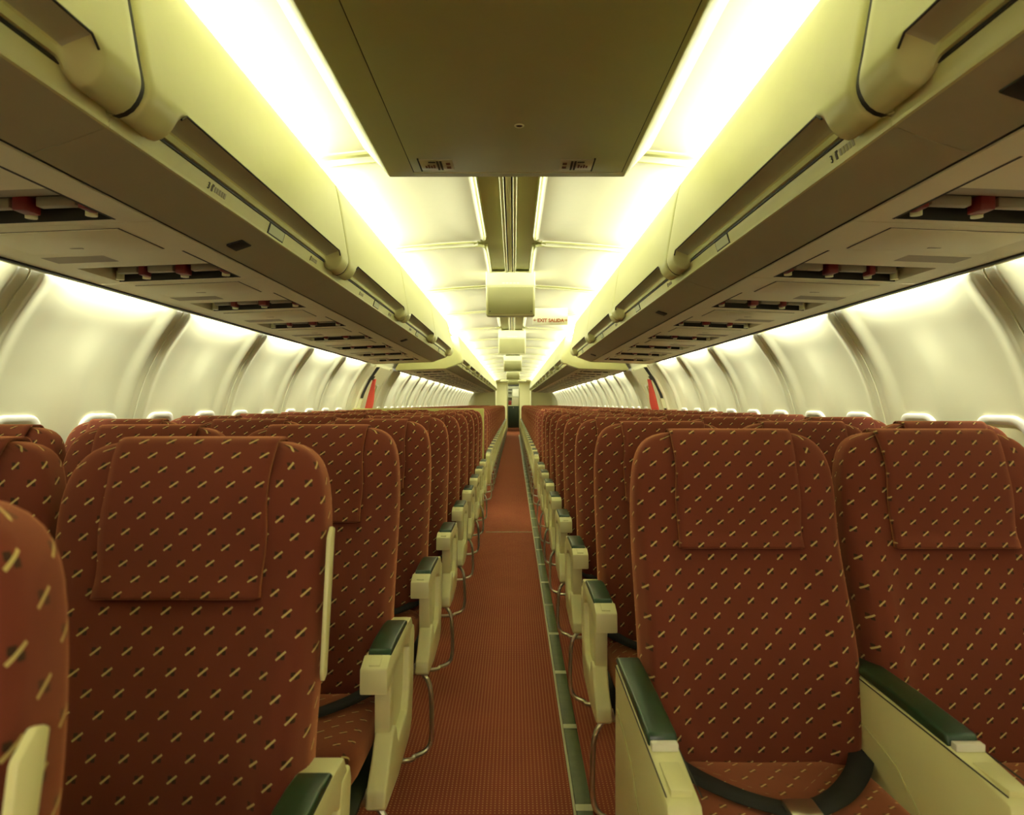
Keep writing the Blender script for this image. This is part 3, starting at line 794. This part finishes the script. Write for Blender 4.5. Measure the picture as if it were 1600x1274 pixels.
def arm_std(side, root, x0, x1, aisle):
    """x0..x1 measured outward from the cabin axis; y negative = towards the sitter's knees"""
    X = lambda a: side * a
    a = MB()
    a.prism([(-0.055, 0.600), (-0.075, 0.628), (-0.145, 0.634), (-0.385, 0.634), (-0.392, 0.640), (-0.440, 0.624), (-0.446, 0.570), (-0.362, 0.572), (-0.335, 0.585), (-0.20, 0.592), (-0.13, 0.575), (-0.085, 0.540)], 0, X(x0), X(x1), 0.004, 2)
    ao = a.build('armrest', M['arm'], root)
    MB().prism([(-0.135, 0.630), (-0.150, 0.643), (-0.20, 0.649), (-0.31, 0.650), (-0.375, 0.646), (-0.386, 0.632)], 0, X(x0 + 0.001), X(x1 - 0.006), 0.005, 3).build('arm_pad', M['green'], ao)
    xm = (x0 + x1) / 2
    MB().prism([(-0.398, 0.6375), (-0.432, 0.6275), (-0.432, 0.6285+.002), (-0.398, 0.6385+.002)], 0, X(xm-0.012), X(xm+0.012), 0.0008).build('ashtray_lid', M['arm'], ao)
    if aisle:
        f = MB()
        f.prism([(-0.030, 0.575), (-0.040, 0.600), (-0.095, 0.600), (-0.110, 0.565), (-0.130, 0.455), (-0.165, 0.415), (-0.300, 0.405), (-0.330, 0.455), (-0.372, 0.452), (-0.415, 0.410), (-0.470, 0.372), (-0.478, 0.340), (-0.462, 0.330),
                 (-0.30, 0.318), (-0.13, 0.330), (-0.085, 0.355), (-0.060, 0.43)], 0, X(0.2475), X(0.2905), 0.006, 3)
        so = f.build('side_frame', M['arm'], root)
        MB().prism([(-0.085, 0.59), (-0.345, 0.585), (-0.350, 0.44), (-0.30, 0.39), (-0.14, 0.39)], 0, X(0.266), X(0.286)).build('side_plate', M['arm'], so)
        MB().prism([(-0.318, 0.590), (-0.362, 0.590), (-0.366, 0.44), (-0.322, 0.44)], 0, X(0.256), X(0.292), 0.003).build('arm_strut', M['arm'], so)
    else:
        MB().prism([(-0.06, 0.59), (-0.14, 0.59), (-0.17, 0.40), (-0.10, 0.40)], 0, X(xm-0.008), X(xm+0.008)).build('arm_hinge_plate', M['arm'], ao)
def arm_long(side, root, x0, x1, aisle):
    X = lambda a: side * a
    ao = MB().prism([(-0.085, 0.30), (-0.085, 0.632), (-0.46, 0.632), (-0.602, 0.618), (-0.612, 0.600), (-0.612, 0.29), (-0.57, 0.28)], 0, X(x0), X(x1), 0.005, 2).build('armrest', M['arm'], root)
    MB().prism([(-0.082, 0.636), (-0.095, 0.650), (-0.28, 0.653), (-0.448, 0.650), (-0.456, 0.630)], 0, X(x0 + 0.001), X(x1 - 0.001), 0.005, 3).build('arm_pad', M['green'], ao)
    MB().prism([(-0.458, 0.631), (-0.458, 0.644), (-0.474, 0.644), (-0.474, 0.631)], 0, X(x0 + 0.004), X(x1 - 0.004), 0.002).build('tray_hinge', M['white'], ao)
    xm = (x0 + x1) / 2
    MB().box(X(xm-0.016), X(xm+0.016), -0.585, -0.50, 0.618, 0.6295, 0.002).build('ashtray_lid', M['arm'], ao)
    for xx in (x0 - 0.0006, x1 - 0.0009): 
        MB().box(X(xx), X(xx + 0.0015), -0.600, -0.09, 0.6275, 0.6295).build('tray_seam', M['dark'], ao)
    MB().tube([(X(x0 - 0.0005), -0.12, 0.55), (X(x0 - 0.0005), -0.30, 0.52), (X(x0 - 0.0005), -0.42, 0.45), (X(x0 - 0.0005), -0.50, 0.34)], 0.0015, 5).build('pressed_line', M['rail'], ao)

def make_unit(side, long_arms=False, trim=False):
    root = empty('triple_seat', (0, 0, 0))
    X = lambda a: side * a
    for i in range(3):
        xc = X(0.292 + 0.478 * (i + 0.5))
        b = inst('backrest', ME_BACK, root, xc)
        c = inst('headrest_cover', ME_COVER, b, 0)
        md = c.modifiers.new('t', 'SOLIDIFY'); md.thickness = 0.006; md.offset = 0
        cu = inst('seat_cushion', ME_CUSH, root, xc)
        # seat belt: two webbing halves lying on the cushion
        V, F = [], []
        for s_ in (-1, 1):
            pts = catmull([(s_*0.222, -0.125, 0.500), (s_*0.212, -0.165, 0.488), (s_*0.17, -0.24, 0.480), (s_*0.10, -0.32, 0.478), (s_*0.03, -0.37, 0.480), (-s_*0.0, -0.385, 0.4835)], 5)
            n0 = len(V)
            for j, p in enumerate(pts):
                q = pts[min(j+1, len(pts)-1)] - pts[max(j-1, 0)]; nrm = Vector((-q.y, q.x, 0)).normalized() * 0.024
                tw = sstep(1 - j / 8)
                up = Vector((0, 0, 0.012)) * tw
                for sg_ in (-1, 1): V.append((p.x + sg_*nrm.x*(1-.4*tw), p.y + sg_*nrm.y*(1-.4*tw), p.z + sg_ * up.z * s_))
            for j in range(len(pts) - 1): F.append((n0+2*j, n0+2*j+1, n0+2*j+3, n0+2*j+2))
        sb = link('seat_belt', V, F, M['belt'], root, smooth=True); sb.location.x = xc
        md = sb.modifiers.new('t', 'SOLIDIFY'); md.thickness = 0.002; md.offset = 0
        bk = MB().box(-0.028, 0.028, -0.412, -0.362, 0.482, 0.494, 0.003).build('buckle', M['metal'], sb)
    fn = arm_long if long_arms else arm_std
    fn(side, root, 0.246 if long_arms else 0.249, 0.298 if long_arms else 0.309, True)
    for i in (1, 2):
        xb = 0.292 + 0.478 * i
        w_ = 0.028 if long_arms else 0.026
        fn(side, root, xb - w_, xb + w_, False)
    arm_std(side, root, 1.724 - 0.0, 1.724 + 0.0 + 0.012, False) if False else None
    # under-seat frame
    MB().tube([(X(0.27), -0.20, 0.335), (X(1.70), -0.20, 0.335)], 0.018, 10).build('cross_tube', M['metal'], root)
    MB().tube([(X(0.27), -0.42, 0.335), (X(1.70), -0.42, 0.335)], 0.018, 10).build('cross_tube', M['metal'], root)
    MB().box(X(0.30), X(1.71), -0.53, -0.10, 0.345, 0.356, 0.004).build('seat_pan', M['galley_dk'], root)
    for xx in (0.60, 1.46):
        MB().tube(catmull([(X(xx), -0.42, 0.33), (X(xx), -0.43, 0.18), (X(xx), -0.46, 0.03)], 3), 0.013, 8).build('leg', M['metal'], root)
        MB().tube(catmull([(X(xx), -0.20, 0.33), (X(xx), -0.12, 0.18), (X(xx), 0.02, 0.03)], 3), 0.013, 8).build('leg', M['metal'], root)
        MB().box(X(xx-0.018), X(xx+0.018), -0.50, 0.06, 0.0, 0.03, 0.006).build('floor_fitting', M['metal'], root)
    if not long_arms or True:
        pts = [(X(0.283), -0.44, 0.335), (X(0.262), -0.452, 0.325), (X(0.243), -0.462, 0.29), (X(0.237), -0.470, 0.20), (X(0.238), -0.476, 0.135), (X(0.250), -0.486, 0.105), (X(0.285), -0.505, 0.093), (X(0.36), -0.535, 0.09), (X(0.9), -0.55, 0.09), (X(1.58), -0.55, 0.09), (X(1.62), -0.53, 0.12), (X(1.62), -0.45, 0.335)]
        MB().tube(catmull(pts, 5), 0.0075, 8).build('baggage_bar', M['metal'], root)
    if trim:
        MB().prism([(0.010, 0.985), (-0.004, 0.990), (-0.022, 0.975), (-0.066, 0.76), (-0.062, 0.745), (-0.045, 0.75)], 0, X(0.2845), X(0.2925), 0.003).build('side_trim', M['arm'], root)
    return root
RY = [1.62 + 0.75 * k for k in range(8)]
LY = [0.46 + 0.75 * k for k in range(10)]
RA = [8.22 + 0.75 * k for k in range(25)]
LA = [8.62 + 0.75 * k for k in range(24)]
protos = {}
def seat_unit(side, y, kind, label, group):
    key = (side, kind)
    if key not in protos:
        protos[key] = make_unit(side, kind == 'long', kind == 'trim'); o = protos[key]; index_kids()
    else: o = copy_tree(protos[key])
    o.location = (0, y, 0); P(o, label=label, category='airline seats', group=group)
    return o
for k, y in enumerate(RY):
    lab = 'first dark red patterned triple seat right of the aisle, with long cream armrests' if k == 0 else \
          '%s dark red patterned triple seat right of the aisle, before the exit door' % NUMW[k]
    seat_unit(1, y, 'long' if k == 0 else 'std', lab, 'triple seats right of the aisle before the exit')
for k, y in enumerate(LY):
    lab = 'blurred dark red triple seat cut off at the left edge, nearest the camera' if k == 0 else \
          '%s dark red patterned triple seat left of the aisle, before the yellow-green divider' % NUMW[k]
    seat_unit(-1, y, 'trim' if k < 2 else 'std', lab, 'triple seats left of the aisle before the divider')
for side, YA in ((1, RA), (-1, LA)):
    for k, y in enumerate(YA):
        if y > 26.9: break
        lab = 'triple seat with long cream armrests, %s of the aisle just beyond the exit door' % SN[side] if k == 0 else \
              '%s red triple seat beyond the exit door, %s of the aisle' % (NUMW[k], SN[side])
        seat_unit(side, y, 'long' if k == 0 else 'std', lab, 'triple seats beyond the exit door, %s side' % SN[side])

# yellow-green divider behind the last left row before the exit
dv = MB().box(-1.685, -0.293, 7.44, 7.475, 0.0, 1.150, 0.006).build('seat_divider', M['divider'])
P(dv, label='low yellow-green divider panel behind the left seats at the exit', category='divider')

# ------------------------------------------------------------------ aft end of the cabin
for s_ in (-1, 1):
    nm = 'left' if s_ < 0 else 'right'
    MB().box(s_*0.70, s_*1.74, 27.30, 27.36, 0, 2.20).build('wall_rear_%s' % nm, M['panel'], kind='structure', smooth=False)
    MB().box(s_*0.700, s_*0.76, 27.36, 30.0, 0, 2.20).build('wall_vestibule_%s' % nm, M['panel'], kind='structure', smooth=False)
    MB().box(s_*0.270, s_*1.74, 30.0, 30.06, 0, 2.20).build('wall_lavatory_%s' % nm, M['panel'], kind='structure', smooth=False)
    MB().box(s_*0.275, s_*0.33, 30.06, 35.6, 0, 2.20).build('wall_galley_%s' % nm, M['panel'], kind='structure', smooth=False)
    MB().box(s_*0.688, s_*0.704, 27.28, 27.31, 0, 2.10, 0.003).build('trim_%d' % (6 + s_), M['white'], kind='structure')
    MB().box(s_*0.16, s_*0.52, 27.6, 27.95, 2.05, 2.13, 0.01).build('trim_%d' % (9 + s_), M['under'], kind='structure')
MB().box(-0.5, 0.5, 27.30, 27.55, 2.06, 2.14, 0.01).build('trim_11', M['drop'], kind='structure')
MB().box(-0.27, 0.27, 30.0, 30.06, 2.06, 2.20).build('trim_12', M['panel'], kind='structure')
MB().box(-0.33, 0.33, 29.95, 35.6, 2.20, 2.24).build('trim_13', M['drop'], kind='structure', smooth=False)
MB().box(-0.27, 0.27, 34.95, 35.0, 2.085, 2.20).build('trim_14', M['black'], kind='structure', smooth=False)
MB().box(-0.6, 0.6, 35.6, 35.66, 0, 2.25).build('wall_rear', M['panel'], kind='structure', smooth=False)
g = empty('galley_unit', (0, 35.0, 0), 'galley at the far end of the aisle, dark lower front and pale shelves above', 'galley')
MB().box(-0.27, 0.27, 0.0, 0.55, 0.0, 1.09, 0.005).build('lower_cabinet', M['galley_dk'], g)
MB().box(-0.272, 0.272, -0.03, 0.56, 1.09, 1.125, 0.005).build('worktop', M['panel'], g)
q = MB(); q.box(-0.27, 0.27, 0.40, 0.55, 1.125, 2.08); q.box(-0.27, 0.27, 0.10, 0.42, 1.95, 2.08); q.box(-0.08, -0.05, 0.1, 0.42, 1.125, 1.96); q.box(-0.27, 0.27, 0.1, 0.42, 1.52, 1.55); q.box(-0.27, -0.06, 0.1, 0.42, 1.78, 1.81)
q.build('shelf_unit', M['galley'], g, smooth=False)
MB().box(-0.045, 0.262, 0.09, 0.40, 1.56, 1.94, 0.004).build('cupboard_door', M['white'], g)
MB().box(-0.045, 0.262, 0.12, 0.40, 1.14, 1.51, 0.004).build('cupboard_door', M['placard'], g)
MB().box(-0.015, 0.005, -0.01, 0.0, 0.98, 1.03, 0.002).build('latch', M['metal'], g)
MB().box(-0.25, -0.10, 0.12, 0.3, 1.13, 1.36, 0.01).build('red_carrier', M['red'], g)
